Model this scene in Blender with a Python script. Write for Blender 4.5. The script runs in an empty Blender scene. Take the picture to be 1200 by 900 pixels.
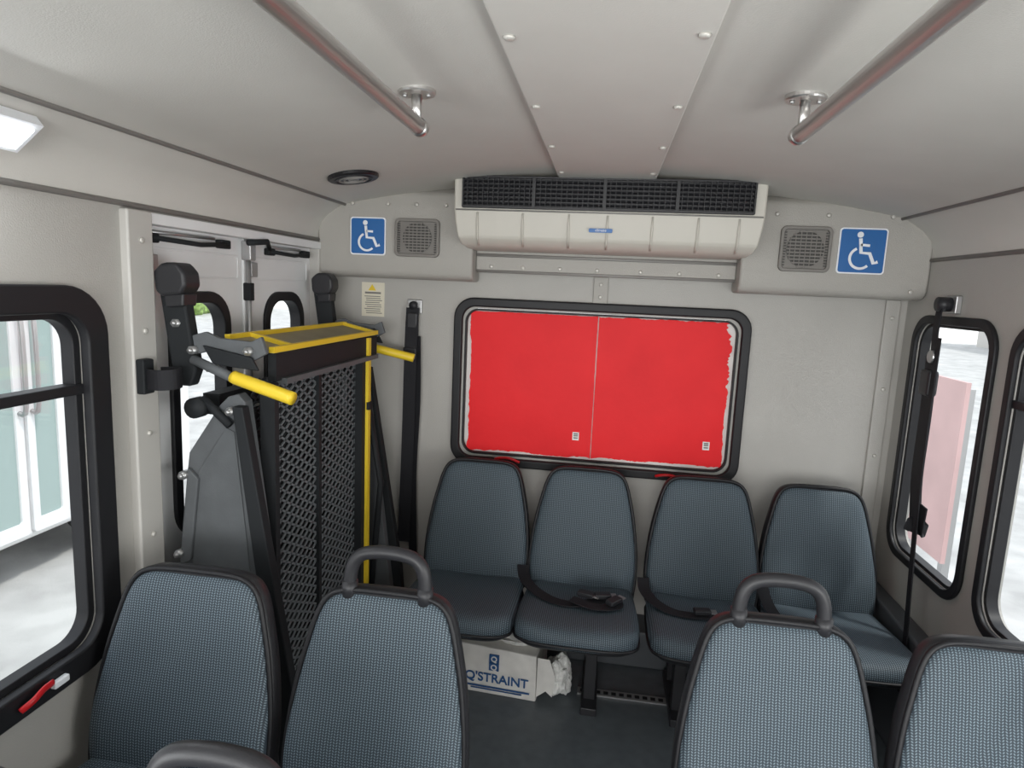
import bpy, bmesh, math, random
from mathutils import Vector, Matrix, noise
random.seed(4)
scene=bpy.context.scene
COL=scene.collection
try:
    scene.view_settings.view_transform='Standard'
    scene.view_settings.look='None'
except Exception: pass

# ------------------------------------------------------------ materials
def mat(name,col,rough=.6,metal=0.,bump=0.,bscale=200.,var=0.,vscale=6.,spec=.5):
    m=bpy.data.materials.new(name); m.use_nodes=True
    nt=m.node_tree; b=nt.nodes['Principled BSDF']
    b.inputs['Base Color'].default_value=(*col,1); b.inputs['Roughness'].default_value=rough
    b.inputs['Metallic'].default_value=metal
    b.inputs['Specular IOR Level'].default_value=spec
    tc=nt.nodes.new('ShaderNodeTexCoord')
    if var>0:
        n=nt.nodes.new('ShaderNodeTexNoise'); n.inputs['Scale'].default_value=vscale; n.inputs['Detail'].default_value=4
        nt.links.new(tc.outputs['Object'],n.inputs['Vector'])
        r=nt.nodes.new('ShaderNodeValToRGB')
        r.color_ramp.elements[0].position=.3; r.color_ramp.elements[1].position=.7
        r.color_ramp.elements[0].color=(*[c*(1-var) for c in col],1)
        r.color_ramp.elements[1].color=(*[min(1,c*(1+var)) for c in col],1)
        nt.links.new(n.outputs['Fac'],r.inputs['Fac']); nt.links.new(r.outputs['Color'],b.inputs['Base Color'])
    if bump>0:
        n=nt.nodes.new('ShaderNodeTexNoise'); n.inputs['Scale'].default_value=bscale; n.inputs['Detail'].default_value=3
        nt.links.new(tc.outputs['Object'],n.inputs['Vector'])
        bp=nt.nodes.new('ShaderNodeBump'); bp.inputs['Strength'].default_value=bump; bp.inputs['Distance'].default_value=.004
        nt.links.new(n.outputs['Fac'],bp.inputs['Height']); nt.links.new(bp.outputs['Normal'],b.inputs['Normal'])
    return m
def emis(name,col,s):
    m=bpy.data.materials.new(name); m.use_nodes=True; b=m.node_tree.nodes['Principled BSDF']
    b.inputs['Base Color'].default_value=(*col,1)
    b.inputs['Emission Color'].default_value=(*col,1); b.inputs['Emission Strength'].default_value=s
    return m
def glassmat(name,tint=(.97,.98,.98),g=.04):
    m=bpy.data.materials.new(name); m.use_nodes=True; nt=m.node_tree; nt.nodes.clear()
    o=nt.nodes.new('ShaderNodeOutputMaterial'); t=nt.nodes.new('ShaderNodeBsdfTransparent'); t.inputs[0].default_value=(*tint,1)
    gl=nt.nodes.new('ShaderNodeBsdfGlossy'); gl.inputs['Roughness'].default_value=.02
    mx=nt.nodes.new('ShaderNodeMixShader'); mx.inputs[0].default_value=g
    nt.links.new(t.outputs[0],mx.inputs[1]); nt.links.new(gl.outputs[0],mx.inputs[2]); nt.links.new(mx.outputs[0],o.inputs[0])
    return m
M={}
M['wall']=mat('wall_vinyl',(.435,.42,.392),.5,bump=.25,bscale=260,var=.03,vscale=3,spec=.35)
M['ceil']=mat('ceiling_vinyl',(.60,.583,.545),.65,bump=.15,bscale=320,var=.03,vscale=4,spec=.3)
M['cpanel']=mat('ceiling_panel',(.63,.612,.572),.55,bump=.12,bscale=300,var=.02,spec=.35)
M['val']=mat('valance_vinyl',(.41,.393,.362),.5,bump=.35,bscale=320,spec=.35)
M['trim']=mat('grey_trim',(.27,.26,.245),.5)
M['trimL']=mat('light_trim',(.50,.485,.455),.45)
M['floor']=mat('rubber_floor',(.10,.115,.125),.4,bump=.2,bscale=300,var=.12,vscale=25)
M['black']=mat('black_rubber',(.012,.012,.014),.5,spec=.35)
M['plastic']=mat('black_plastic',(.022,.022,.025),.42,bump=.1,bscale=400,spec=.4)
M['belt']=mat('belt_webbing',(.014,.014,.017),.65,bump=.4,bscale=700,spec=.3)
M['steel']=mat('stainless',(.72,.70,.68),.34,1.)
M['screw']=mat('screw_cap',(.55,.53,.49),.35,.2)
M['white']=mat('white_paint',(.78,.785,.79),.4,var=.03)
M['ac']=mat('ac_plastic',(.57,.545,.485),.45,spec=.4)
M['grille']=mat('grille_black',(.01,.01,.012),.4)
M['blue']=mat('sign_blue',(.02,.13,.38),.35)
M['signw']=mat('sign_white',(.85,.87,.9),.4)
M['spk']=mat('speaker_taupe',(.20,.187,.17),.5)
M['spkd']=mat('speaker_dark',(.06,.057,.052),.6)
M['yellow']=mat('yellow_paint',(.80,.57,.03),.4)
M['lift']=mat('lift_grey',(.105,.112,.118),.6,.0,bump=.1,var=.1,vscale=12,spec=.3)
M['liftd']=mat('lift_black',(.018,.020,.022),.65,spec=.2)
M['tray']=mat('tray_tan',(.30,.26,.17),.6,var=.15,spec=.3)
M['zinc']=mat('zinc',(.45,.45,.45),.35,.8)
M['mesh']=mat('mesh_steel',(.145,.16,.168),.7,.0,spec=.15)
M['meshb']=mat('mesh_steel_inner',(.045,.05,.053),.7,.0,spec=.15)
M['card']=mat('carton_white',(.76,.74,.70),.6,var=.10,vscale=14)
M['ink']=mat('ink_blue',(.02,.09,.25),.5)
M['paper']=mat('paper',(.80,.80,.77),.6)
M['cream']=mat('label_cream',(.74,.69,.56),.5)
M['redp']=mat('red_plastic',(.55,.01,.015),.35)
M['ground']=mat('asphalt',(.43,.43,.42),.85,var=.2,vscale=2.5,bump=.4,bscale=60)
M['green']=mat('foliage',(.24,.36,.10),.8,var=.5,vscale=3)
M['tire']=mat('tire',(.02,.02,.02),.7)
M['glass']=glassmat('window_glass')
M['glassd']=mat('door_glass',(.34,.43,.415),.12)
M['pink']=mat('pink_reflection',(.60,.40,.39),.6,var=.08,vscale=3)  # colour of a reflection in the glass, worn by an added panel
M['led']=emis('led_lens',(.93,.97,1),5)
M['dk']=mat('dark_kick',(.075,.082,.09),.5)

# red film: daylight from behind imitated by emission, nothing shines through
def redfilm():
    m=bpy.data.materials.new('red_film'); m.use_nodes=True; nt=m.node_tree; b=nt.nodes['Principled BSDF']
    b.inputs['Roughness'].default_value=.55; b.inputs['Specular IOR Level'].default_value=.25
    tc=nt.nodes.new('ShaderNodeTexCoord'); n=nt.nodes.new('ShaderNodeTexNoise'); n.inputs['Scale'].default_value=3; n.inputs['Detail'].default_value=6; n.inputs['Roughness'].default_value=.55
    nt.links.new(tc.outputs['Object'],n.inputs['Vector'])
    r=nt.nodes.new('ShaderNodeValToRGB'); r.color_ramp.elements[0].position=.3; r.color_ramp.elements[1].position=.75
    r.color_ramp.elements[0].color=(.56,.011,.015,1); r.color_ramp.elements[1].color=(.67,.017,.021,1)
    nt.links.new(n.outputs['Fac'],r.inputs['Fac']); nt.links.new(r.outputs[0],b.inputs['Base Color'])
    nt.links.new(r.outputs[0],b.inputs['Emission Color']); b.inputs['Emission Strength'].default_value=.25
    bp=nt.nodes.new('ShaderNodeBump'); bp.inputs['Strength'].default_value=.35; bp.inputs['Distance'].default_value=.02
    nt.links.new(n.outputs['Fac'],bp.inputs['Height']); nt.links.new(bp.outputs[0],b.inputs['Normal'])
    return m
M['red']=redfilm()

def fabric():
    m=bpy.data.materials.new('seat_fabric'); m.use_nodes=True; nt=m.node_tree; b=nt.nodes['Principled BSDF']
    b.inputs['Roughness'].default_value=.65
    b.inputs['Specular IOR Level'].default_value=.4
    tc=nt.nodes.new('ShaderNodeTexCoord'); sp=nt.nodes.new('ShaderNodeSeparateXYZ'); nt.links.new(tc.outputs['Object'],sp.inputs[0])
    def mth(op,a,c=None):
        n=nt.nodes.new('ShaderNodeMath'); n.operation=op
        for i,v in enumerate((a,c)):
            if v is None: continue
            if isinstance(v,(int,float)): n.inputs[i].default_value=v
            else: nt.links.new(v,n.inputs[i])
        return n.outputs[0]
    x=sp.outputs[0]; v=mth('ADD',sp.outputs[1],sp.outputs[2])
    p=mth('PINGPONG',mth('ADD',x,10.),.0068)
    v2=mth('ADD',mth('ADD',v,10.),mth('MULTIPLY',p,.7))
    s=mth('FRACT',mth('DIVIDE',v2,.0072))
    s=mth('PINGPONG',s,.5)
    g=mth('PINGPONG',mth('FRACT',mth('DIVIDE',mth('ADD',x,10.),.0068)),.5)
    val=mth('MULTIPLY',mth('MULTIPLY',s,2.),mth('MULTIPLY',g,2.6))
    r=nt.nodes.new('ShaderNodeValToRGB'); r.color_ramp.elements[0].position=.22; r.color_ramp.elements[1].position=.8
    r.color_ramp.elements[0].color=(.026,.038,.050,1); r.color_ramp.elements[1].color=(.165,.212,.245,1)
    nt.links.new(val,r.inputs[0]); nt.links.new(r.outputs[0],b.inputs['Base Color'])
    return m
M['fab']=fabric()

# ------------------------------------------------------------ mesh helpers
def empty(name,loc=(0,0,0),rot=(0,0,0)):
    e=bpy.data.objects.new(name,None); e.empty_display_size=.1; e.location=loc; e.rotation_euler=rot; COL.objects.link(e); return e
def mk(name,verts,faces,m,parent=None,smooth=False):
    me=bpy.data.meshes.new(name); me.from_pydata([tuple(v) for v in verts],[],faces)
    bm=bmesh.new(); bm.from_mesh(me); bmesh.ops.recalc_face_normals(bm,faces=bm.faces); bm.to_mesh(me); bm.free()
    if smooth:
        for p in me.polygons: p.use_smooth=True
    me.materials.append(M[m] if isinstance(m,str) else m)
    o=bpy.data.objects.new(name,me); COL.objects.link(o)
    if parent: o.parent=parent
    return o
def bev(o,w=.005,s=2):
    md=o.modifiers.new('b','BEVEL'); md.width=w; md.segments=s; md.limit_method='ANGLE'; md.angle_limit=.6
    for p in o.data.polygons: p.use_smooth=True
    try:
        md.harden_normals=True
    except Exception: pass
    return o
def box(name,lo,hi,m,parent=None,b=0.):
    x0,y0,z0=lo;x1,y1,z1=hi
    v=[(x0,y0,z0),(x1,y0,z0),(x1,y1,z0),(x0,y1,z0),(x0,y0,z1),(x1,y0,z1),(x1,y1,z1),(x0,y1,z1)]
    f=[(0,3,2,1),(4,5,6,7),(0,1,5,4),(1,2,6,5),(2,3,7,6),(3,0,4,7)]
    o=mk(name,v,f,m,parent)
    if b: bev(o,b)
    return o
def boxes(name,lst,m,parent=None):
    V=[];F=[]
    for c,u,v,w in lst:   # centre & three half-axes
        c=Vector(c);u=Vector(u);v=Vector(v);w=Vector(w);n=len(V)
        for sz in(-1,1):
            for sx,sy in((-1,-1),(1,-1),(1,1),(-1,1)):
                V.append(c+sx*u+sy*v+sz*w)
        F+=[tuple(n+i for i in f) for f in [(0,3,2,1),(4,5,6,7),(0,1,5,4),(1,2,6,5),(2,3,7,6),(3,0,4,7)]]
    return mk(name,V,F,m,parent)
def cr(pts,n=6,closed=False):
    P=[Vector(p) for p in pts]; out=[]; N=len(P)
    rng=range(N) if closed else range(N-1)
    for i in rng:
        if closed: p0,p1,p2,p3=P[i-1],P[i],P[(i+1)%N],P[(i+2)%N]
        else: p0,p1,p2,p3=P[max(i-1,0)],P[i],P[i+1],P[min(i+2,N-1)]
        for k in range(n):
            t=k/n
            out.append(.5*((2*p1)+(p2-p0)*t+(2*p0-5*p1+4*p2-p3)*t*t+(3*p1-p0-3*p2+p3)*t**3))
    if not closed: out.append(P[-1])
    return out
def sweep(name,pts,rx,ry,m,parent=None,up=(0,0,1),n=12,closed=False,smooth=True,square=False):
    P=[Vector(p) for p in pts]; N=len(P); V=[];F=[]; up=Vector(up)
    if square: sec=[(-1,-1),(1,-1),(1,1),(-1,1)]
    else: sec=[(math.cos(2*math.pi*k/n),math.sin(2*math.pi*k/n)) for k in range(n)]
    n=len(sec); last=None
    for i in range(N):
        a=P[i-1] if (i>0 or closed) else P[i]; b=P[(i+1)%N] if (i<N-1 or closed) else P[i]
        t=(b-a).normalized()
        s=t.cross(up)
        if s.length<.05: s=last.copy() if last else t.cross(Vector((1,.3,0)))
        s=(s-t*s.dot(t)).normalized()
        if last and not closed and s.dot(last)<0: s=-s
        last=s; q=s.cross(t)
        for cx,cy in sec: V.append(P[i]+s*cx*rx+q*cy*ry)
    for i in range(N if closed else N-1):
        j=(i+1)%N
        for k in range(n):
            F.append((i*n+k,i*n+(k+1)%n,j*n+(k+1)%n,j*n+k))
    if not closed:
        F.append(tuple(range(n-1,-1,-1))); F.append(tuple((N-1)*n+k for k in range(n)))
    return mk(name,V,F,m,parent,smooth and not square)
def prism(name,outl,fn,d0,d1,m,parent=None,b=0.):
    n=len(outl); V=[fn(u,v,d0) for u,v in outl]+[fn(u,v,d1) for u,v in outl]
    F=[tuple(range(n)),tuple(range(2*n-1,n-1,-1))]+[(i,(i+1)%n,n+(i+1)%n,n+i) for i in range(n)]
    o=mk(name,V,F,m,parent)
    if b: bev(o,b)
    return o
XZ=lambda u,v,d:(u,d,v)
YZ=lambda u,v,d:(d,u,v)
XY=lambda u,v,d:(u,v,d)
def rrect(u0,u1,v0,v1,r,n=8):
    o=[]
    for cx,cy,a in((u1-r,v1-r,0),(u0+r,v1-r,90),(u0+r,v0+r,180),(u1-r,v0+r,270)):
        for k in range(n+1):
            t=math.radians(a+90*k/n); o.append((cx+r*math.cos(t),cy+r*math.sin(t)))
    return o
def ring(name,o1,o2,fn,d0,d1,m,parent=None,b=.006):
    n=len(o1); V=[fn(u,v,d0) for u,v in o1]+[fn(u,v,d0) for u,v in o2]+[fn(u,v,d1) for u,v in o2]+[fn(u,v,d1) for u,v in o1]
    F=[]
    for i in range(n):
        j=(i+1)%n
        for k in range(4):
            l=(k+1)%4; F.append((k*n+i,k*n+j,l*n+j,l*n+i))
    o=mk(name,V,F,m,parent)
    if b: bev(o,b)
    return o
def disc(name,c,nrm,r,h,m,parent=None,n=24,dome=False):
    nrm=Vector(nrm).normalized(); a=nrm.orthogonal().normalized(); q=nrm.cross(a); c=Vector(c); V=[];F=[]
    prof=[(r,0),(r*.96,h*.55),(r*.7,h*.9),(r*.35,h)] if dome else [(r,0),(r,h*.7),(r*.94,h)]
    for rr,hh in prof:
        for k in range(n):
            t=2*math.pi*k/n; V.append(c+nrm*hh+(a*math.cos(t)+q*math.sin(t))*rr)
    for i in range(len(prof)-1):
        for k in range(n): F.append((i*n+k,i*n+(k+1)%n,(i+1)*n+(k+1)%n,(i+1)*n+k))
    F.append(tuple((len(prof)-1)*n+k for k in range(n))); F.append(tuple(range(n-1,-1,-1)))
    return mk(name,V,F,m,parent,dome)
def join(name,objs,parent=None):
    V=[];F=[];mats=[];mi=[];sm=[]
    for o in objs:
        n=len(V); V+=[tuple(v.co) for v in o.data.vertices]
        mm=o.data.materials[0]
        if mm not in mats: mats.append(mm)
        for p in o.data.polygons: F.append(tuple(n+i for i in p.vertices)); mi.append(mats.index(mm)); sm.append(p.use_smooth)
    me=bpy.data.meshes.new(name); me.from_pydata(V,[],F)
    for m_ in mats: me.materials.append(m_)
    for p,i,s in zip(me.polygons,mi,sm): p.material_index=i; p.use_smooth=s
    for o in objs: bpy.data.objects.remove(o)
    o=bpy.data.objects.new(name,me); COL.objects.link(o)
    if parent:o.parent=parent
    return o
def cut(o,cutters):
    for c in cutters:
        md=o.modifiers.new('c','BOOLEAN'); md.object=c; md.operation='DIFFERENCE'; md.solver='EXACT'
    dg=bpy.context.evaluated_depsgraph_get(); dg.update()
    me=bpy.data.meshes.new_from_object(o.evaluated_get(dg)); o.modifiers.clear(); o.data=me
    for c in cutters: bpy.data.objects.remove(c)
    return o
def screws(name,lst,parent,r=.009,m='screw'):
    return join(name,[disc('s',c,n,r,.006,m,None,14,True) for c,n in lst],parent)

FL=-1.55; XL=-1.2; XR=1.15; YB=2.7; YF=-2.4
# ------------------------------------------------------------ shell
floor=box('floor',(XL-.06,YF,FL-.05),(XR+.06,YB+.06,FL),'floor')
def wwin(o,i=.055): return (o[0]+i,o[1]-i,o[2]+i,o[3]-i)
LW=[(.47,1.375,-.955,-.035),(-.55,.37,-.955,-.035),(-1.6,-.65,-.955,-.035)]
RW=[(2.07,2.6,-.94,-.03),(1.03,2.0,-.94,-.03),(.0,.96,-.94,-.03),(-1.05,-.08,-.94,-.03)]
wl=box('wall_left',(XL-.05,YF,FL),(XL,YB,.19),'wall')
cs=[]
for w in LW:
    a=wwin(w); cs.append(prism('c',rrect(*a,.08),YZ,XL-.2,XL+.1,'wall'))
cs.append(prism('c',rrect(1.54,2.55,FL-.1,.147,.01),YZ,XL-.2,XL+.1,'wall'))
cut(wl,cs)
wr=box('wall_right',(XR,YF,FL),(XR+.05,YB,.19),'wall')
cut(wr,[prism('c',rrect(*wwin(w,.028),.085),YZ,XR-.2,XR+.2,'wall') for w in RW])
wb=box('wall_back',(XL-.05,YB,FL),(XR+.05,YB+.05,.5),'wall')
BW=(-.645,.578,-.772,-.045)
cut(wb,[prism('c',rrect(*wwin(BW,.045),.06),XZ,YB-.2,YB+.2,'wall')])
wf=box('wall_front',(XL-.05,YF-.05,FL),(XR+.05,YF,.5),'wall')
cut(wf,[prism('c',rrect(-1.1,1.05,-.8,.2,.1),XZ,YF-.2,YF+.2,'wall')])

# ceiling profile
prof=[(-1.2,.165),(-1.197,.20),(-1.185,.235),(-1.155,.268),(-1.115,.295),(-1.085,.312),(-1.0,.330),(-.85,.357),(-.65,.385),(-.45,.405),(-.25,.42),(-.025,.425)]
full=prof+[(-.05-x,z) for x,z in prof[-2::-1]]
ys=[YF,YB+.02]
V=[];F=[];n=len(full)
for y in ys:
    for x,z in full: V.append((x,y,z))
for y in ys:
    for x,z in full: V.append((x,y,z+.04))
for i in range(n-1):
    F.append((i,i+1,n+i+1,n+i)); F.append((2*n+i,3*n+i,3*n+i+1,2*n+i+1))
mk('ceiling',V,F,'ceil',None,True)
for nm,x,z,r in(('trim_1',-1.083,.309,.006),('trim_2',1.033,.309,.006),('trim_3',-1.197,.166,.007),('trim_4',1.147,.166,.007)):
    sweep(nm,[(x,YF+.02,z),(x,2.62,z)],r,r,'trim')
cp=box('trim_5',(-.205,YF+.01,.402),(.142,2.42,.4235),'cpanel',None,.005)
sc=[]
for k in range(-8,4):
    y=1.09+.395*k
    if y>YF+.1 and y<2.4:
        sc+=[((-.185,y,.402),(0,0,-1)),((.122,y,.402),(0,0,-1))]
screws('ceiling_panel_screws',sc,cp,.010)

# rails
for k,(x,ye) in enumerate(((-.43,1.41),(.368,1.45))):
    e=empty('ceiling_grab_rail')
    sweep('tube',[(x,YF+.1,.338),(x,ye,.338)],.0175,.0175,'steel',e,n=24)
    sweep('end_cap',[(x,ye-.01,.338),(x,ye+.004,.338),(x,ye+.012,.338)],.0195,.0195,'steel',e,n=24)
    for yy in (ye-.02,.1,-1.2):
        disc('flange',(x,yy,.409),(0,0,-1),.04,.010,'steel',e,28)
        sweep('stem',[(x,yy,.40),(x,yy,.345)],.008,.011,'steel',e,n=12)
        screws('flange_screws',[((x+.026*c,yy+.026*s,.399),(0,0,-1)) for c,s in((1,0),(-1,0),(0,1))],e,.005,'zinc')

# ceiling speaker
e=empty('ceiling_speaker')
sx,sy,sz=-.875,2.13,.349
nv=Vector((.17,0,-1)).normalized()
disc('bezel',(sx,sy,sz+.004),nv,.085,.014,'grille',e,32)
c0=Vector((sx,sy,sz))+nv*.0105
for r_ in (.062,.047,.032,.016):
    a=nv.orthogonal().normalized(); q=nv.cross(a)
    sweep('grille_ring',[c0+(a*math.cos(t)+q*math.sin(t))*r_ for t in [2*math.pi*k/28 for k in range(28)]],.003,.003,'trim' if r_<.06 else 'plastic',e,up=nv,n=6,closed=True)

# cove light
for k,yc in enumerate((1.0,-.6)):
    e=empty('dome_light')
    c=Vector((-1.140,yc,.255)); nrm=Vector((.62,0,-.78)).normalized(); u=Vector((0,1,0)); w=nrm.cross(u)
    boxes('bezel',[(c,u*.15,w*.04,nrm*.012)],'signw',e)
    boxes('lens',[(c+nrm*.013,u*.135,w*.028,nrm*.004)],'led',e)
    boxes('diodes',[(c+nrm*.018+u*.018*i+w*.012*j,u*.005,w*.004,nrm*.001) for i in range(-7,8) for j in(-1,0,1)],'led',e)

# ------------------------------------------------------------ valance
def valance(name,x0,x1):
    pr=[(2.70,.395),(2.60,.385),(2.568,.36),(2.552,.30),(2.55,.10),(2.553,.05),(2.565,.03),(2.59,.02),(2.70,.02)]
    return prism(name,pr,YZ,x0,x1,'val',None,.012)
vl=valance('trim_12',XL,-.545); vr=valance('trim_13',.485,XR)
e=box('trim_14',(-.545,2.62,.062),(.485,2.70,.36),'val',None,.006)
sweep('channel_lip',[(-.54,2.615,.13),(.48,2.615,.13)],.006,.006,'trim',e)
sweep('channel_base',[(-.54,2.62,.066),(.48,2.62,.066)],.006,.006,'trim',e)
screws('channel_screws',[((x,2.62,.085),(0,-1,0)) for x in(-.48,-.35,-.2,-.05,.12,.27,.42)],e,.008)
screws('panel_screws',[((x,2.552,.315),(0,-1,0)) for x in(-1.05,-.9,-.78,-.66)],vl,.008)
screws('panel_screws',[((x,2.552,.315),(0,-1,0)) for x in(.60,.78,1.0)]+[((1.09,2.551,.05),(0,-1,0))],vr,.008)

def stroke(pts,w,y,h,m,parent,name):
    P=[Vector((p[0],0,p[1])) for p in pts]
    o=sweep(name,[Vector((p.x,y,p.z)) for p in P],w/2,h,m,parent,up=(0,-1,0),square=True); return o
def access_sign(x,z,s,y=2.543):
    e=empty('wheelchair_sign')
    prism('plate',rrect(x-s/2,x+s/2,z-s/2,z+s/2,.012),XZ,y,y+.006,'signw',e)
    h=s/2-.005
    prism('field',rrect(x-h,x+h,z-h,z+h,.009),XZ,y-.001,y+.003,'blue',e)
    k=s/.165
    f=lambda a,b:(x+a*k,z+b*k)
    yy=y-.002
    disc('head',(f(-.012,.058)[0],yy+.001,f(-.012,.058)[1]),(0,-1,0),.011*k,.002,'signw',e,16)
    stroke([f(-.010,.045),f(-.004,-.006),f(.026,-.008),f(.042,-.043),f(.056,-.037)],.012*k,yy,.001,'signw',e,'body')
    stroke([f(-.007,.022),f(.024,.020)],.009*k,yy,.001,'signw',e,'arm')
    arc=[f(-.004+.037*math.cos(t),-.026+.037*math.sin(t)) for t in [math.radians(115+ i*(360-135-25)/22) for i in range(23)]]
    stroke(arc,.009*k,yy,.001,'signw',e,'wheel')
access_sign(-.98,.185,.15); access_sign(.905,.19,.165)
def spk(x,z,w,h,y=2.548):
    e=empty('wall_speaker')
    ring('bezel',rrect(x-w/2,x+w/2,z-h/2,z+h/2,.02),rrect(x-w/2+.012,x+w/2-.012,z-h/2+.012,z+h/2-.012,.012),XZ,y-.014,y+.002,'spk',e,.003)
    box('back',(x-w/2+.01,y-.004,z-h/2+.01),(x+w/2-.01,y+.002,z+h/2-.01),'spk',e)
    disc('cone',(x,y-.004,z),(0,-1,0),h*.40,.003,'spkd',e,32)
    L=[]
    N=11
    for i in range(N):
        zz=z-h*.38+h*.76*i/(N-1); hw=math.sqrt(max(.0001,(h*.41)**2-(zz-z)**2))
        L.append(((x,y-.010,zz),(hw,0,0),(0,.003,0),(0,0,.0022)))
    for i in range(-3,4):
        xx=x+i*h*.11; hh=math.sqrt(max(.0001,(h*.41)**2-(xx-x)**2)); L.append(((xx,y-.009,z),(.0014,0,0),(0,.002,0),(0,0,hh)))
    boxes('slats',L,'spk',e)
    for sx_ in(-1,1): boxes('side_slats',[((x+sx_*w*.42,y-.008,z+h*.36*j/6),(w*.035,0,0),(0,.004,0),(0,0,.002)) for j in range(-6,7)],'spkd',e)
spk(-.773,.184,.185,.15); spk(.707,.19,.18,.165)

# ------------------------------------------------------------ AC
e=empty('air_conditioner')
ax0,ax1=-.592,.528
pf=[(2.62,.145,.045),(2.50,.148,.035),(2.44,.160,.022),(2.415,.185,.012),(2.405,.24,.004),(2.40,.285,.0),(2.40,.405,.0),(2.62,.405,.0)]
V=[];F=[]
for y,z,i in pf: V+= [(ax0+i,y,z),(ax1-i,y,z)]
k=len(pf)
for j in range(k): a=(j+1)%k; F.append((2*j,2*j+1,2*a+1,2*a))
F.append(tuple(2*j for j in range(k))); F.append(tuple(2*j+1 for j in range(k)))
o=mk('housing',V,F,'ac',e); bev(o,.010,3)
box('grille_back',(-.553,2.392,.293),(.482,2.402,.40),'grille',e)
ring('grille_frame',rrect(-.557,.486,.289,.404,.004),rrect(-.550,.479,.299,.396,.004),XZ,2.380,2.400,'grille',e,.002)
L=[]
for i in range(6): L.append(((-.035,2.386,.307+.0155*i),(.515,0,0),(0,.006,-.003),(0,.0008,.0017)))
for i in range(-26,27):
    L.append(((-.035+i*.0193,2.384,.347),(.0012,0,0),(0,.005,0),(0,0,.05)))
boxes('louvers',L,'plastic',e)
boxes('louver_mullions',[((x,2.381,.347),(.006,0,0),(0,.006,0),(0,0,.052)) for x in(-.035,-.29,.22)],'grille',e)
rb=[]
for x in(-.50,-.33,-.16,-.02,.14,.30,.44):
    rb.append(sweep('r',[(x,2.402,.275),(x,2.400,.235),(x,2.412,.183),(x,2.44,.158)],.004,.004,'ac',None,up=(1,0,0),n=8))
join('ribs',rb,e)
sweep('seam',[(ax0+.01,2.398,.283),(ax1-.01,2.398,.283)],.003,.003,'trim',e,n=6)
prism('badge',rrect(-.085,.0,.214,.228,.004),XZ,2.396,2.404,'blue',e)
t=bpy.data.curves.new('badge_text','FONT'); t.body='climate'; t.size=.014; t.extrude=.0006; t.align_x='CENTER'
to=bpy.data.objects.new('badge_text',t); to.location=(-.042,2.3945,.2175); to.rotation_euler=(math.pi/2,0,0); t.materials.append(M['signw']); COL.objects.link(to); to.parent=e

# ------------------------------------------------------------ windows
def side_window(name,x,w,sgn,div,frame=.062,thin=False):
    e=empty(name)
    i=.030 if thin else frame
    pr=.016 if thin else .026
    R=.10 if thin else .115
    ring('frame',rrect(*w,R),rrect(w[0]+i,w[1]-i,w[2]+i,w[3]-i,R-i*.7),YZ,x,x+sgn*pr,'black',e,.006)
    a=i-.006; b=i+(.010 if thin else .014)
    ring('sash',rrect(w[0]+a,w[1]-a,w[2]+a,w[3]-a,R-a*.7),rrect(w[0]+b,w[1]-b,w[2]+b,w[3]-b,R-b*.7),YZ,x-sgn*.038,x-sgn*.004,'black',e,.003)
    xg=x-sgn*.03
    prism('pane',rrect(w[0]+a+.004,w[1]-a-.004,w[2]+a+.004,w[3]-a-.004,.07),YZ,xg,xg-sgn*.004,'glass',e)
    if div is not None:
        box('divider',(min(x-sgn*.038,x+sgn*.004),w[0]+a,div-.012),(max(x-sgn*.038,x+sgn*.004),w[1]-a,div+.012),'black',e,.004)
    return e
for i,w in enumerate(LW): eW=side_window('window_%d'%(i+1),XL,w,1,-.275)
for i,w in enumerate(RW): eW=side_window('window_%d'%(i+5),XR,w,-1,None if i==0 else -.262,thin=True)
lt=empty('window_release_latch')
sweep('lever',cr([(XL+.034,1.07,-.925),(XL+.046,1.09,-.912),(XL+.042,1.12,-.906),(XL+.035,1.15,-.91)],4),.005,.008,'redp',lt,n=8)
box('bracket',(XL+.027,1.15,-.928),(XL+.041,1.19,-.912),'signw',lt,.003)
e=empty('window_4')
ring('frame',rrect(*BW,.085),rrect(BW[0]+.038,BW[1]-.038,BW[2]+.038,BW[3]-.038,.055),XZ,YB-.026,YB,'black',e,.008)
ring('sash',rrect(*wwin(BW,.046),.058),rrect(*wwin(BW,.054),.05),XZ,YB-.004,YB+.018,'black',e,.002)
prism('pane',rrect(*wwin(BW,.05),.05),XZ,YB+.026,YB+.030,'paper',e)
def ragged(x0,x1,z0,z1,l,r,tp):
    P=[];N=90
    def walk(s,mx):
        s+=random.uniform(-1,1)*mx*.30
        return min(mx,max(0,s))
    s=0
    for i in range(N): s=walk(s,.008); P.append((x0+(x1-x0)*i/N, z0+s))
    s=0
    for i in range(N):
        m_=r*(1.6 if i>N*.55 else .4); s=walk(s,m_); P.append((x1-s, z0+(z1-z0)*i/N))
    s=0
    for i in range(N): s=walk(s,tp); P.append((x1-(x1-x0)*i/N, z1-s))
    s=0
    for i in range(N): s=walk(s,l); P.append((x0+s, z1-(z1-z0)*i/N))
    return P
prism('film',ragged(-.579,-.0345,-.714,-.100,.008,.001,.003),XZ,YB+.012,YB+.014,'red',e)
prism('film',ragged(-.0310,.514,-.712,-.100,.001,.018,.007),XZ,YB+.012,YB+.014,'red',e)
for x in(-.10,.445): 
    box('film_label',(x-.014,YB+.0095,-.635),(x+.014,YB+.012,-.60),'paper',e)
    boxes('film_label_print',[((x,YB+.009,-.617+d),(.009,0,0),(0,.0005,0),(0,0,.003)) for d in(-.008,.002,.010)],'spk',e)
for x,dz in((-.384,.018),(.30,.0)):
    sweep('release_handle',cr([(x-.055,YB-.035,-.752+dz),(x-.03,YB-.05,-.742+dz),(x+.01,YB-.052,-.741+dz),(x+.05,YB-.035,-.760+dz)],5),.007,.006,'redp',e,n=8)
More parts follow.
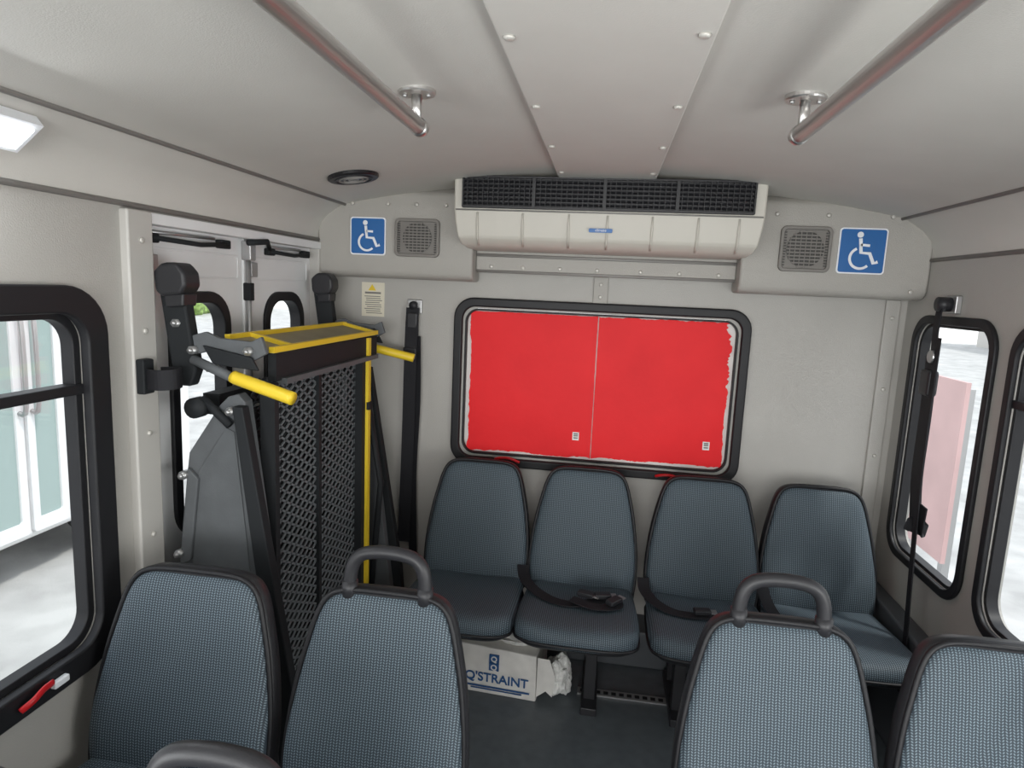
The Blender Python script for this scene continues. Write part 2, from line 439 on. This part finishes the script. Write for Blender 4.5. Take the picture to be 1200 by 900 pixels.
tr=box('trim_6',(-.062,YB-.012,-.05),(-.002,YB,.062),'val',None,.004)
screws('trim_screws',[((-.032,YB-.012,.03),(0,-1,0)),((-.032,YB-.012,-.02),(0,-1,0))],tr,.008)
tr=box('trim_7',(1.068,YB-.014,-1.5),(1.122,YB,.02),'wall',None,.005)
screws('trim_screws',[((1.095,YB-.014,z),(0,-1,0)) for z in(-.05,-.33,-.6,-.87)],tr,.008)
e=empty('warning_label')
box('sheet',(-1.065,YB-.002,-.147),(-.962,YB,.0),'cream',e)
prism('triangle',[(-1.035,-.035),(-1.000,-.035),(-1.0175,-.008)],XZ,YB-.0035,YB-.002,'yellow',e)
boxes('print',[((-1.014,YB-.003,-.045),(.036,0,0),(0,.0005,0),(0,0,.004))]+[((-1.016+.004*(i%3),YB-.003,-.060-.009*i),(.036-.003*(i%2),0,0),(0,.0005,0),(0,0,.0016)) for i in range(9)],'spk',e)

# wall-mounted belt at the back
e=empty('wheelchair_shoulder_belt')
box('anchor_plate',(-.855,YB-.012,-.125),(-.79,YB,-.065),'zinc',e,.004)
sweep('anchor_knob',[(-.822,YB-.012,-.09),(-.822,YB-.04,-.09)],.018,.018,'plastic',e,up=(1,0,0))
box('height_adjuster',(-.850,YB-.040,-.25),(-.80,YB-.012,-.12),'plastic',e,.008)
sweep('webbing',cr([(-.825,YB-.03,-.10),(-.826,YB-.045,-.3),(-.832,YB-.04,-.7),(-.842,YB-.04,-1.15)],5),.028,.0015,'belt',e,up=(0,1,0),square=True)
sweep('webbing_2',cr([(-.805,YB-.032,-.22),(-.800,YB-.03,-.5),(-.812,YB-.025,-.85),(-.80,YB-.03,-1.25)],5),.020,.0015,'belt',e,up=(0.3,1,0),square=True)
box('buckle',(-.86,YB-.05,-.32),(-.80,YB-.03,-.27),'plastic',e,.006)

# right side shoulder belt
e=empty('passenger_shoulder_belt')
x=XR-.03
box('anchor_plate',(XR-.02,2.31,-.02),(XR,2.38,.04),'zinc',e,.004)
sweep('anchor_knob',[(XR-.02,2.345,.01),(XR-.06,2.345,.01)],.024,.024,'plastic',e)
sweep('webbing',cr([(x-.02,2.345,0),(x-.025,2.34,-.08),(x-.03,2.32,-.16)],5),.002,.018,'belt',e,up=(0,1,0),square=True)
box('retractor',(x-.045,2.30,-.30),(x-.010,2.37,-.21),'plastic',e,.012)
sweep('webbing_2',cr([(x-.03,2.33,-.16),(x-.03,2.32,-.35),(x-.02,2.34,-.58),(x-.02,2.31,-.73),(x-.03,2.27,-.74),(x-.03,2.26,-.66)],6),.002,.038,'belt',e,up=(0,1,0),square=True)
sweep('webbing_3',cr([(x-.035,2.29,-.10),(x-.04,2.28,-.5),(x-.045,2.24,-.85),(x-.055,2.19,-1.12),(x-.055,2.18,-1.3)],6),.0018,.014,'belt',e,up=(0,1,0),square=True)
disc('guide_ring',(x-.03,2.32,-.165),(-1,0,0),.022,.012,'zinc',e,20)

lo=box('trim_8',(1.075,1.0,FL),(XR,YB,-1.10),'dk',None,.012)
# ------------------------------------------------------------ left door
box('trim_9',(XL-.02,1.455,FL),(XL+.022,1.545,.155),'trimL',None,.006)
screws('pillar_screws',[((XL+.022,1.50,z),(1,0,0)) for z in(.08,-.15,-.42,-.7,-.95)],bpy.data.objects['trim_9'],.008)
box('trim_10',(XL-.05,2.54,FL),(XL+.012,2.60,.155),'trimL',None,.006)
box('trim_11',(XL-.05,1.54,.125),(XL+.014,2.56,.155),'white',None,.004)
DX=XL-.03
for i,(y0,y1,wa,wb2) in enumerate(((1.55,2.045,1.655,1.955),(2.055,2.54,2.17,2.47))):
    d=empty('door_%d'%(i+1))
    leaf=box('leaf',(DX-.03,y0,FL+.02),(DX,y1,.135),'white',None)
    cut(leaf,[prism('c',rrect(wa+.02,wb2-.02,-.78,-.07,.09),YZ,DX-.2,DX+.2,'white')]); leaf.parent=d
    ring('window_seal',rrect(wa,wb2,-.80,-.05,.105),rrect(wa+.035,wb2-.035,-.765,-.085,.08),YZ,DX-.035,DX+.012,'black',d,.005)
    prism('pane',rrect(wa+.02,wb2-.02,-.78,-.07,.09),YZ,DX-.02,DX-.016,'glass',d)
    ring('pressing',rrect(y0+.03,y1-.03,-.01,.07,.01),rrect(y0+.036,y1-.036,-.004,.064,.008),YZ,DX,DX+.004,'white',d,.002)
    ya=y0+.03 if i==0 else y0+.14
    L2=.34 if i==0 else .28
    sweep('closer_arm',[(DX+.02,ya,.093),(DX+.024,ya+L2*.6,.088),(DX+.028,ya+L2,.098)],.006,.007,'liftd',d,n=8)
    sweep('closer_track',[(DX+.012,ya-.01,.108),(DX+.012,ya+L2*.85,.112)],.004,.005,'zinc',d,n=8)
    box('closer_bracket',(DX,ya+L2-.03,.085),(DX+.025,ya+L2+.02,.112),'liftd',d,.004)
    box('closer_foot',(DX,ya-.015,.08),(DX+.022,ya+.03,.105),'liftd',d,.004)
    box('hinge',(DX,y0+.02,.0),(DX+.015,y0+.06,.05),'zinc',d,.003)
d=bpy.data.objects['door_2']
box('astragal',(DX-.01,2.040,FL+.03),(DX+.006,2.060,.13),'white',d,.003)
sweep('lock_rod',[(DX+.018,2.05,.11),(DX+.018,2.05,-.55)],.008,.008,'zinc',d,n=10)
box('latch_case',(DX,2.035,.055),(DX+.035,2.07,.12),'zinc',d,.004)
sweep('latch_lever',[(DX+.04,2.01,.112),(DX+.06,2.10,.122),(DX+.05,2.13,.10)],.008,.010,'liftd',d,n=8)
box('rod_guide',(DX,2.04,-.08),(DX+.03,2.065,-.02),'liftd',d,.003)
e=empty('strap_holder')
box('base',(XL+.022,1.46,-.31),(XL+.045,1.50,-.22),'liftd',e,.004)
sweep('loop',cr([(XL+.04,1.475,-.27),(XL+.085,1.46,-.27),(XL+.115,1.485,-.268),(XL+.10,1.525,-.268),(XL+.05,1.52,-.27)],5),.003,.026,'belt',e,up=(0,0,1),square=True)

# ------------------------------------------------------------ wheelchair lift
L_=empty('wheelchair_lift')
def tower(y,s,tag):
    o=-s
    P=lambda pts,d0,d1,m,nm,b=.004: prism(nm+tag,pts,XZ,y+o*d0,y+o*d1,m,L_,b)
    P([(-1.005,-.325),(-1.03,-.35),(-1.125,-.49),(-1.135,-.56),(-1.165,-.80),(-1.165,-1.50),(-.80,-1.50),(-.955,-.335),(-.975,-.315)],-.005,.035,'lift','side_plate')
    P([(-.975,-.345),(-.945,-.345),(-.80,-1.20),(-.775,-1.50),(-.845,-1.50),(-.865,-1.20)],.030,.065,'liftd','front_beam')
    P([(-1.175,-.82),(-1.125,-.82),(-1.125,-1.54),(-1.175,-1.54)],.03,.06,'liftd','base_post')
    P([(-1.17,-1.48),(-.74,-1.48),(-.74,-1.548),(-1.17,-1.548)],-.04,.06,'liftd','base_plate')
    P([(-1.095,-.54),(-1.01,-.41),(-.985,-.42),(-.93,-.98),(-1.10,-.98),(-1.125,-.80)],.035,.039,'lift','recess')
    P([(-1.12,-.53),(-1.09,-.56),(-1.12,-.80),(-1.155,-.82)],.035,.050,'lift','edge_flange')
    P([(-1.185,-.045),(-1.115,-.035),(-1.083,-.255),(-1.10,-.30),(-1.135,-.30),(-1.155,-.255)],.015,.055,'liftd','upper_arm',.008)
    P([(-1.185,-.045),(-1.19,.005),(-1.165,.028),(-1.12,.030),(-1.098,.005),(-1.095,-.03),(-1.11,-.055),(-1.17,-.062)],.0,.072,'plastic','head',.012)
    P([(-1.165,-.055),(-1.105,-.050),(-1.108,-.085),(-1.16,-.09)],.005,.065,'plastic','head_collar',.006)
    P([(-1.11,-.165),(-1.06,-.150),(-1.02,-.165),(-.93,-.17),(-.90,-.155),(-.885,-.20),(-.93,-.225),(-1.06,-.205),(-1.10,-.215)],.03,.045,'lift','clevis',.003)
    P([(-1.06,-.185),(-.92,-.21),(-.90,-.245),(-1.03,-.235)],.05,.06,'liftd','clevis_outer',.003)
    sweep('rail_bar'+tag,[(-1.09,y+o*.055,-.225),(-.955,y+o*.075,-.268)],.013,.013,'lift',L_,n=12)
    sweep('yellow_grip'+tag,[(-.965,y+o*.07,-.262),(-.955,y+o*.072,-.266),(-.79,y+o*.10,-.302),(-.782,y+o*.101,-.304)],.0175,.0175,'yellow',L_,n=16)
    for (px_,pz) in((-.985,-.36),(-1.09,-.20),(-1.135,-.13),(-1.04,-.245),(-1.13,-.55),(-1.15,-.78),(-.93,-.195)):
        sweep('pivot_bolt'+tag,[(px_,y+o*.03,pz),(px_,y+o*.064,pz)],.012,.012,'zinc',L_,n=6)
        sweep('pivot_nut'+tag,[(px_,y+o*.06,pz),(px_,y+o*.072,pz)],.007,.007,'zinc',L_,n=6)
    sweep('knob'+tag,[(-1.08,y+o*.04,-.355),(-1.08,y+o*.075,-.355)],.028,.028,'liftd',L_,n=16)
    sweep('link_rod'+tag,[(-1.07,y+o*.05,-.33),(-.99,y+o*.05,-.40)],.012,.012,'liftd',L_,n=10)
    sweep('cylinder'+tag,[(-1.09,y-o*.03,-.5),(-1.10,y-o*.03,-1.4)],.028,.028,'liftd',L_,n=16)
tower(1.62,1,'_a'); tower(2.46,-1,'_b')
y0,y1=1.64,2.425
prism('tray',[(-1.03,-.170),(-.90,-.198),(-.90,-.206),(-1.03,-.178)],lambda u,v,d:(u,d,v),y0,y1,'tray',L_)
for x_,z_ in((-1.03,-.167),(-.90,-.195)):
    boxes('yellow_edge',[((x_,(y0+y1)/2,z_),(.008,0,0),(0,(y1-y0)/2+.01,0),(0,0,.008))],'yellow',L_)
for y_ in(y0+.10,y1-.02): boxes('yellow_edge',[((-.965,y_,-.178),(.065,0,-.0142),(0,.008,0),(0,0,.006))],'yellow',L_)
boxes('rollstop_plate',[((-.905,(y0+y1)/2,-.245),(.012,0,0),(0,(y1-y0)/2,0),(0,0,.038))],'liftd',L_)
boxes('rollstop_lip',[((-.892,(y0+y1)/2,-.285),(.016,0,0),(0,(y1-y0)/2-.03,0),(0,0,.008))],'lift',L_)
px=-.925; pz0,pz1=-1.42,-.29
def lattice(x_,ya,yb,za,zb,pitch,slope,w,nm,m):
    L=[]
    for sg in(1,-1):
        c=za-slope*(yb-ya)
        while c<zb+slope*(yb-ya):
            ta,tb=ya,yb
            f=lambda y_:c+sg*slope*(y_-ya)
            inv=lambda z_:ya+(z_-c)/(sg*slope)
            lo_,hi_=sorted((inv(za),inv(zb))); ta=max(ta,lo_); tb=min(tb,hi_)
            if tb-ta>.005:
                p=Vector((x_,ta,f(ta))); q=Vector((x_,tb,f(tb))); dd=(q-p)/2; nn=Vector((0,-dd.z,dd.y)).normalized()
                L.append(((p+q)/2,dd,nn*w,Vector((.002,0,0))))
            c+=pitch
    boxes(nm,L,m,L_)
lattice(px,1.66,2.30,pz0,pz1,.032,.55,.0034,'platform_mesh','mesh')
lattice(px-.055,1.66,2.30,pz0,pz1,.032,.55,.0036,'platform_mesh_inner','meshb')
boxes('platform_frame',[((px,1.66,(pz0+pz1)/2),(.022,0,0),(0,.012,0),(0,0,(pz1-pz0)/2)),
  ((px,1.96,(pz0+pz1)/2),(.012,0,0),(0,.010,0),(0,0,(pz1-pz0)/2)),
  ((px,2.30,(pz0+pz1)/2),(.030,0,0),(0,.020,0),(0,0,(pz1-pz0)/2)),
  ((px,1.98,pz0),(.022,0,0),(0,.33,0),(0,0,.02)),((px-.03,1.98,-.85),(.01,0,0),(0,.32,0),(0,0,.02))],'liftd',L_)
boxes('yellow_side_edge',[((px+.036,2.325,(-.2-1.35)/2),(.006,0,0),(0,.012,0),(0,0,.565))],'yellow',L_)
boxes('edge_clip',[((px+.042,2.325,-.47),(.006,0,0),(0,.016,0),(0,0,.015))],'liftd',L_)
boxes('back_plate',[((-1.06,2.03,-.95),(.008,0,0),(0,.36,0),(0,0,.55))],'liftd',L_)
boxes('cross_beam',[((-1.09,2.04,-.36),(.025,0,0),(0,.40,0),(0,0,.03)),((-1.0,2.04,-1.50),(.12,0,0),(0,.42,0),(0,0,.03))],'liftd',L_)
sweep('far_stay',[(-.93,2.40,-.40),(-.86,2.40,-.80),(-.90,2.40,-1.3)],.018,.012,'liftd',L_,n=8)

# ------------------------------------------------------------ seats
def outline_back():
    h=[(0,.48),(.07,.479),(.112,.473),(.140,.455),(.158,.42),(.174,.36),(.191,.28),(.204,.18),(.208,.09),(.203,.02),(.19,-.01),(.1,-.015)]
    pts=h+[(0,-.015)]+[(-a,b) for a,b in h[::-1] if a>0]
    return [(p.x,p.y) for p in cr([(a,b,0) for a,b in pts],4,True)]
def outline_cush():
    h=[(0,-.435),(.08,-.434),(.15,-.425),(.192,-.40),(.207,-.36),(.21,-.25),(.205,-.1),(.198,-.01),(.17,.01),(.08,.012)]
    pts=h+[(0,.012)]+[(-a,b) for a,b in h[::-1] if a>0]
    return [(p.x,p.y) for p in cr([(a,b,0) for a,b in pts],4,True)]
def pillow(nm,outl,org,U,Vv,N,rings,m,parent,extra=None):
    cu=sum(p[0] for p in outl)/len(outl); cv=sum(p[1] for p in outl)/len(outl)
    org=Vector(org);U=Vector(U);Vv=Vector(Vv);N=Vector(N); V=[];F=[];n=len(outl)
    for ins,d in rings:
        for u,v in outl:
            l=math.hypot(u-cu,v-cv); k=max(0,(l-ins)/l)
            uu=cu+(u-cu)*k; vv=cv+(v-cv)*k
            dd=d+(extra(uu,vv) if extra else 0)
            V.append(org+U*uu+Vv*vv+N*dd)
    for i in range(len(rings)-1):
        for k in range(n): F.append((i*n+k,i*n+(k+1)%n,(i+1)*n+(k+1)%n,(i+1)*n+k))
    F.append(tuple(range(n-1,-1,-1)))
    F.append(tuple((len(rings)-1)*n+k for k in range(n)))
    return mk(nm,V,F,m,parent,True)
def seat(x,y,handle,legs,w=1.0,rot=0.):
    e=empty('bus_seat',(x,y,FL),(0,0,rot))
    ob=[(a*w,b) for a,b in outline_back()]
    tilt=math.atan2(.10,.47); U=(1,0,0); Vv=(0,math.sin(tilt),math.cos(tilt)); N=(0,-math.cos(tilt),math.sin(tilt))
    org=(0,0,.385)
    ex=lambda u,v:-.010*math.cos(min(1,abs(u)/.2)*math.pi/2)*1.0+.012*math.exp(-((v-.12)/.09)**2)
    pillow('back_shell',ob,org,U,Vv,N,[(.06,-.075),(.03,-.073),(.008,-.062),(-.006,-.040),(-.007,-.012),(.002,.000)],'plastic',e)
    pillow('back_cushion',ob,org,U,Vv,N,[(.004,-.02),(.004,.0),(.009,.009),(.020,.016),(.045,.021),(.09,.024),(.14,.025)],'fab',e,extra=ex)
    def ringpts(ol,d,U,Vv,N,org,ins):
        cv=sum(p[1] for p in ol)/len(ol); r=[]
        for u,v in ol:
            l=math.hypot(u,v-cv);k=(l-ins)/l
            r.append(Vector(org)+Vector(U)*u*k+Vector(Vv)*(cv+(v-cv)*k)+Vector(N)*d)
        return r
    sweep('back_piping',ringpts(ob,.001,U,Vv,N,org,.0),.0062,.0062,'black',e,up=N,n=8,closed=True)
    oc=[(a*w,b) for a,b in outline_cush()]
    t2=math.radians(5); Vc=(0,math.cos(t2),-math.sin(t2)); Nc=(0,math.sin(t2),math.cos(t2))
    orgc=(0,-.0,.390)
    pillow('seat_cushion',oc,orgc,U,Vc,Nc,[(.012,-.035),(.0,-.027),(-.003,.002),(.004,.020),(.018,.030),(.045,.035),(.09,.037),(.14,.037)],'fab',e,extra=lambda u,v:-.008*math.cos(min(1,abs(u)/.2)*math.pi/2))
    pillow('seat_pan',oc,orgc,U,Vc,Nc,[(.07,-.062),(.03,-.056),(.010,-.042),(.006,-.030)],'plastic',e)
    sweep('seat_piping',ringpts(oc,-.028,U,Vc,Nc,orgc,-.002),.005,.005,'black',e,up=Nc,n=8,closed=True)
    box('recliner_joint',(-.19*w,.01,.30),(.19*w,.07,.40),'plastic',e,.01)
    if handle:
        q=cr([(-.088,.105,.80),(-.090,.108,.86),(-.082,.110,.912),(-.056,.112,.938),(0,.113,.945),(.056,.112,.938),(.082,.110,.912),(.090,.108,.86),(.088,.105,.80)],5)
        sweep('grab_handle',q,.0155,.0155,'plastic',e,up=(0,1,0),n=14)
        for s in(-1,1): sweep('handle_collar',[(s*.089,.106,.835),(s*.0895,.107,.872)],.0185,.0185,'plastic',e,up=(0,1,0),n=14)
    for lx in legs:
        box('leg',(lx-.022,-.14,.02),(lx+.022,-.09,.34),'plastic',e,.004)
        box('leg_rear',(lx-.022,.05,.02),(lx+.022,.09,.34),'plastic',e,.004)
        box('foot_rail',(lx-.03,-.20,0),(lx+.03,.12,.03),'plastic',e,.004)
    box('cross_member',(-.2*w,-.16,.30),(.2*w,-.10,.335),'plastic',e,.004)
    return e
seat(-.46,2.385,False,[-.14]); seat(-.035,2.385,False,[.06]); seat(.42,2.385,False,[-.07]); seat(.845,2.40,False,[.10])
seat(-.455,1.215,True,[.10]); seat(-.925,1.215,False,[-.10],1.08)
seat(.42,1.285,True,[-.10]); seat(.865,1.285,False,[.10])
seat(-.455,.565,True,[.10]); seat(-.925,.565,False,[-.10],1.08)

def lapbelt(pts,nm='lap_belt',bk=None):
    e=empty(nm)
    sweep('webbing',cr(pts,6),.022,.0016,'belt',e,up=(0,0,1),square=True)
    if bk:
        for b,a in bk:
            bx=boxes('buckle',[(b,Vector((math.cos(a),math.sin(a),0))*.030,Vector((-math.sin(a),math.cos(a),0))*.017,Vector((0,0,.009)))],'plastic',e); bev(bx,.005)
            boxes('tongue',[(Vector(b)+Vector((math.cos(a),math.sin(a),0))*.038,Vector((math.cos(a),math.sin(a),0))*.012,Vector((-math.sin(a),math.cos(a),0))*.014,Vector((0,0,.002)))],'zinc',e)
    return e
zc=-1.118
lapbelt([(-.262,2.36,zc+.05),(-.250,2.31,zc+.030),(-.215,2.24,zc+.024),(-.15,2.18,zc+.018),(-.08,2.15,zc+.018),(-.01,2.17,zc+.018),(.05,2.20,zc+.020),(.10,2.19,zc+.022),(.09,2.15,zc+.026),(.02,2.13,zc+.028),(-.06,2.16,zc+.034)],bk=[((.05,2.205,zc+.036),.2),((-.01,2.205,zc+.036),-.3),((.09,2.165,zc+.040),.9)])
lapbelt([(.200,2.36,zc+.05),(.205,2.31,zc+.026),(.235,2.23,zc+.022),(.29,2.18,zc+.018),(.35,2.165,zc+.018),(.41,2.17,zc+.020),(.44,2.18,zc+.022)],bk=[((.395,2.175,zc+.032),.1)])
lapbelt([(.632,2.385,zc+.10),(.635,2.33,zc+.05),(.65,2.26,zc+.02),(.67,2.2,zc+.015)])

# carton
e=empty('carton',(-.318,2.385,FL),(0,0,math.radians(-4)))
V=[(-.165,-.15,0),(.155,-.15,0),(.155,.12,0),(-.165,.12,0),(-.17,-.155,.20),(.15,-.15,.185),(.15,.12,.19),(-.165,.12,.20)]
o=mk('box_body',V,[(0,3,2,1),(4,5,6,7),(0,1,5,4),(1,2,6,5),(2,3,7,6),(3,0,4,7)],'card',e); bev(o,.006)
prism('flap_top',[(-.16,-.13),(.14,-.12),(.13,.02),(-.15,.03)],lambda u,v,d:(u,v,d+.008+abs(v)*.05),.20,.203,'card',e)
def crumple(nm,c,rx,ry,rz,m,par,seed):
    bm=bmesh.new(); bmesh.ops.create_icosphere(bm,subdivisions=4,radius=1.)
    for v in bm.verts:
        d=1+.35*noise.noise(v.co*1.6+Vector((seed,0,0)))
        p=v.co*4+Vector((0,seed,0)); d+=.22*abs(noise.noise(p)) - .08
        v.co=Vector((c[0]+v.co.x*rx*d,c[1]+v.co.y*ry*d,c[2]+max(-.98,v.co.z*d)*rz))
    me=bpy.data.meshes.new(nm); bm.to_mesh(me); bm.free(); me.materials.append(M[m])
    o=bpy.data.objects.new(nm,me); COL.objects.link(o); o.parent=par
crumple('packing_paper',(.225,-.06,.075),.055,.07,.075,'paper',e,3.1)
crumple('packing_paper_2',(.05,-.04,.21),.10,.08,.02,'paper',e,7.7)
prism('torn_flap',[(.155,.02),(.19,.05),(.215,.03),(.225,.11),(.20,.18),(.155,.18)],XZ,-.147,-.144,'card',e)
def text(s,x,z,size,y,par,m='ink'):
    t=bpy.data.curves.new('lettering','FONT'); t.body=s; t.size=size; t.extrude=.0008; t.align_x='CENTER'; t.offset=.0008
    o=bpy.data.objects.new('lettering',t); o.location=(x,y,z); o.rotation_euler=(math.pi/2,0,0); t.materials.append(M[m]); COL.objects.link(o); o.parent=par
text("Q'STRAINT",.0,.055,.050,-.1565,e)
for zz in(.142,.108):
    box('logo_tile',(-.030,-.159,zz-.003),(.008,-.154,zz+.028),'ink',e); text('Q',-.011,zz+.001,.030,-.1595,e,'card')
boxes('print_line',[((0,-.156,.033),(.13,0,0),(0,.001,0),(0,0,.003)),((0,-.156,.023),(.10,0,0),(0,.001,0),(0,0,.002))],'ink',e)

box('baseboard_back',(XL+.5,YB-.16,FL),(XR-.08,YB,FL+.16),'dk',None,.008)
e=empty('floor_track')
box('rail',(-.02,2.31,FL),(.99,2.35,FL+.006),'zinc',e)
boxes('slots',[((.0+.03*i,2.33,FL+.0065),(.009,0,0),(0,.009,0),(0,0,.0006)) for i in range(33)],'black',e)

# ------------------------------------------------------------ exterior
GZ=-2.25
box('ground',(-40,-30,GZ-.1),(40,45,GZ),'ground')
e=empty('parked_bus')
X0=-4.0
box('body',(X0-2.2,1.2,GZ+.30),(X0,5.7,GZ+3.1),'white',e,.06)
for ya,yb in((2.62,3.24),(3.27,3.83),(3.86,4.17)): 
    ring('door_frame',rrect(ya,yb,GZ+.36,GZ+2.75,.03),rrect(ya+.06,yb-.06,GZ+.46,GZ+2.65,.02),YZ,X0,X0+.03,'white',e)
    prism('door_glass',rrect(ya+.06,yb-.06,GZ+.46,GZ+2.65,.02),YZ,X0,X0+.012,'glassd',e)
prism('side_glass',rrect(4.5,5.5,GZ+1.6,GZ+2.6,.08),YZ,X0,X0+.012,'glassd',e)
for y_ in(3.80,3.90): sweep('grab_bar',cr([(X0+.03,y_,-1.0),(X0+.09,y_,-.95),(X0+.09,y_,-.35),(X0+.03,y_,-.3)],4),.016,.016,'zinc',e,up=(0,1,0))
for y_ in(1.9,4.78):
    sweep('tyre',[(X0-.22,y_,GZ+.45),(X0+.02,y_,GZ+.45)],.45,.45,'tire',e,n=32,smooth=False)
    sweep('hub',[(X0+.0,y_,GZ+.45),(X0+.035,y_,GZ+.45)],.22,.22,'zinc',e,n=24,smooth=False)
e=empty('pink_reflection_panel')  # added panel on posts, imitates a pink reflection in the right rear window
box('panel',(2.45,4.72,-1.8),(2.48,5.4,-.50),'pink',e)
for y_ in(4.78,5.34): box('post',(2.48,y_-.03,GZ),(2.53,y_+.03,-.55),'zinc',e)
def hedge(x,y,l):
    e=empty('hedge')
    bm=bmesh.new()
    for i in range(26):
        c=Vector((x+random.uniform(-.8,.8),y+random.uniform(-l,l),GZ+random.uniform(.3,.9))); r=random.uniform(.6,1.0)
        bmesh.ops.create_icosphere(bm,subdivisions=3,radius=r,matrix=Matrix.Translation(c))
    for v in bm.verts: v.co+=Vector((random.uniform(-1,1),random.uniform(-1,1),random.uniform(-1,1)))*.06
    for v in bm.verts:
        if v.co.z<GZ: v.co.z=GZ
    me=bpy.data.meshes.new('leaves'); bm.to_mesh(me); bm.free(); me.materials.append(M['green'])
    o=bpy.data.objects.new('leaves',me); COL.objects.link(o); o.parent=e
hedge(16,14,10); hedge(-24,36,5)
e=empty('warehouse')
box('walls',(22,16,GZ),(34,42,3.2),'trimL',e)
box('roof',(21.8,15.8,3.2),(34.2,42.2,3.6),'white',e)
boxes('doors',[((21.98,y_,GZ+1.6),(.04,0,0),(0,1.6,0),(0,0,1.6)) for y_ in(20,25,30)],'white',e)

# ------------------------------------------------------------ lights / world
w=bpy.data.worlds.new('sky'); scene.world=w; w.use_nodes=True; nt=w.node_tree
bg=nt.nodes['Background']; tc=nt.nodes.new('ShaderNodeTexCoord'); sp=nt.nodes.new('ShaderNodeSeparateXYZ'); r=nt.nodes.new('ShaderNodeValToRGB')
nt.links.new(tc.outputs['Generated'],sp.inputs[0]); nt.links.new(sp.outputs[2],r.inputs[0]); nt.links.new(r.outputs[0],bg.inputs[0])
r.color_ramp.elements[0].position=.0; r.color_ramp.elements[0].color=(1,1,1,1); r.color_ramp.elements[1].position=.8; r.color_ramp.elements[1].color=(.84,.90,1,1)
bg.inputs[1].default_value=1.8
s=bpy.data.lights.new('sun','SUN'); s.energy=2.5; s.angle=math.radians(6); s.color=(1,.97,.92)
so=bpy.data.objects.new('sun',s); so.rotation_euler=(math.radians(12),math.radians(28),0); COL.objects.link(so)
def area(name,loc,dirv,sx_,sy_,e_,col=(1,1,1)):
    a=bpy.data.lights.new(name,'AREA'); a.energy=e_; a.shape='RECTANGLE'; a.size=sx_; a.size_y=sy_; a.color=col
    ao=bpy.data.objects.new(name,a); ao.location=loc; ao.rotation_euler=Vector(dirv).to_track_quat('-Z','Y').to_euler(); COL.objects.link(ao)
area('windshield_fill',(-.025,YF+.03,-.3),(0,1,0),2.0,1.0,76,(.985,.995,1))  # added fill lamp at the windshield, boosts daylight in the cabin
for w_ in LW[1:]: area('window_fill',(XL-.08,(w_[0]+w_[1])/2,-.5),(1,0,0),.8,.8,18,(.985,.995,1))  # added fill lamps outside the unseen left windows, brighter than the sky
for w_ in RW[2:]: area('window_fill',(XR+.08,(w_[0]+w_[1])/2,-.5),(-1,0,0),.8,.8,15,(1,.995,.98))  # same added fill on the right side
for y_ in(1.0,-.6):
    area('dome_lamp',(-1.112,y_,.222),(.62,0,-.78),.06,.27,1.5,(.93,.97,1))

# ------------------------------------------------------------ camera
c=bpy.data.cameras.new('camera'); c.sensor_width=36; c.lens=22.5; c.clip_start=.02; c.clip_end=200
co=bpy.data.objects.new('camera',c); COL.objects.link(co)
cy=Vector((.1475,.1397,-.9791)).normalized(); cx=Vector((.9881,-.0642,.1397)); cx=(cx-cy*cx.dot(cy)).normalized(); cz=cx.cross(cy)
co.matrix_world=Matrix(((*cx,0),(*cy,0),(*cz,0),(0,0,0,1)))
scene.camera=co
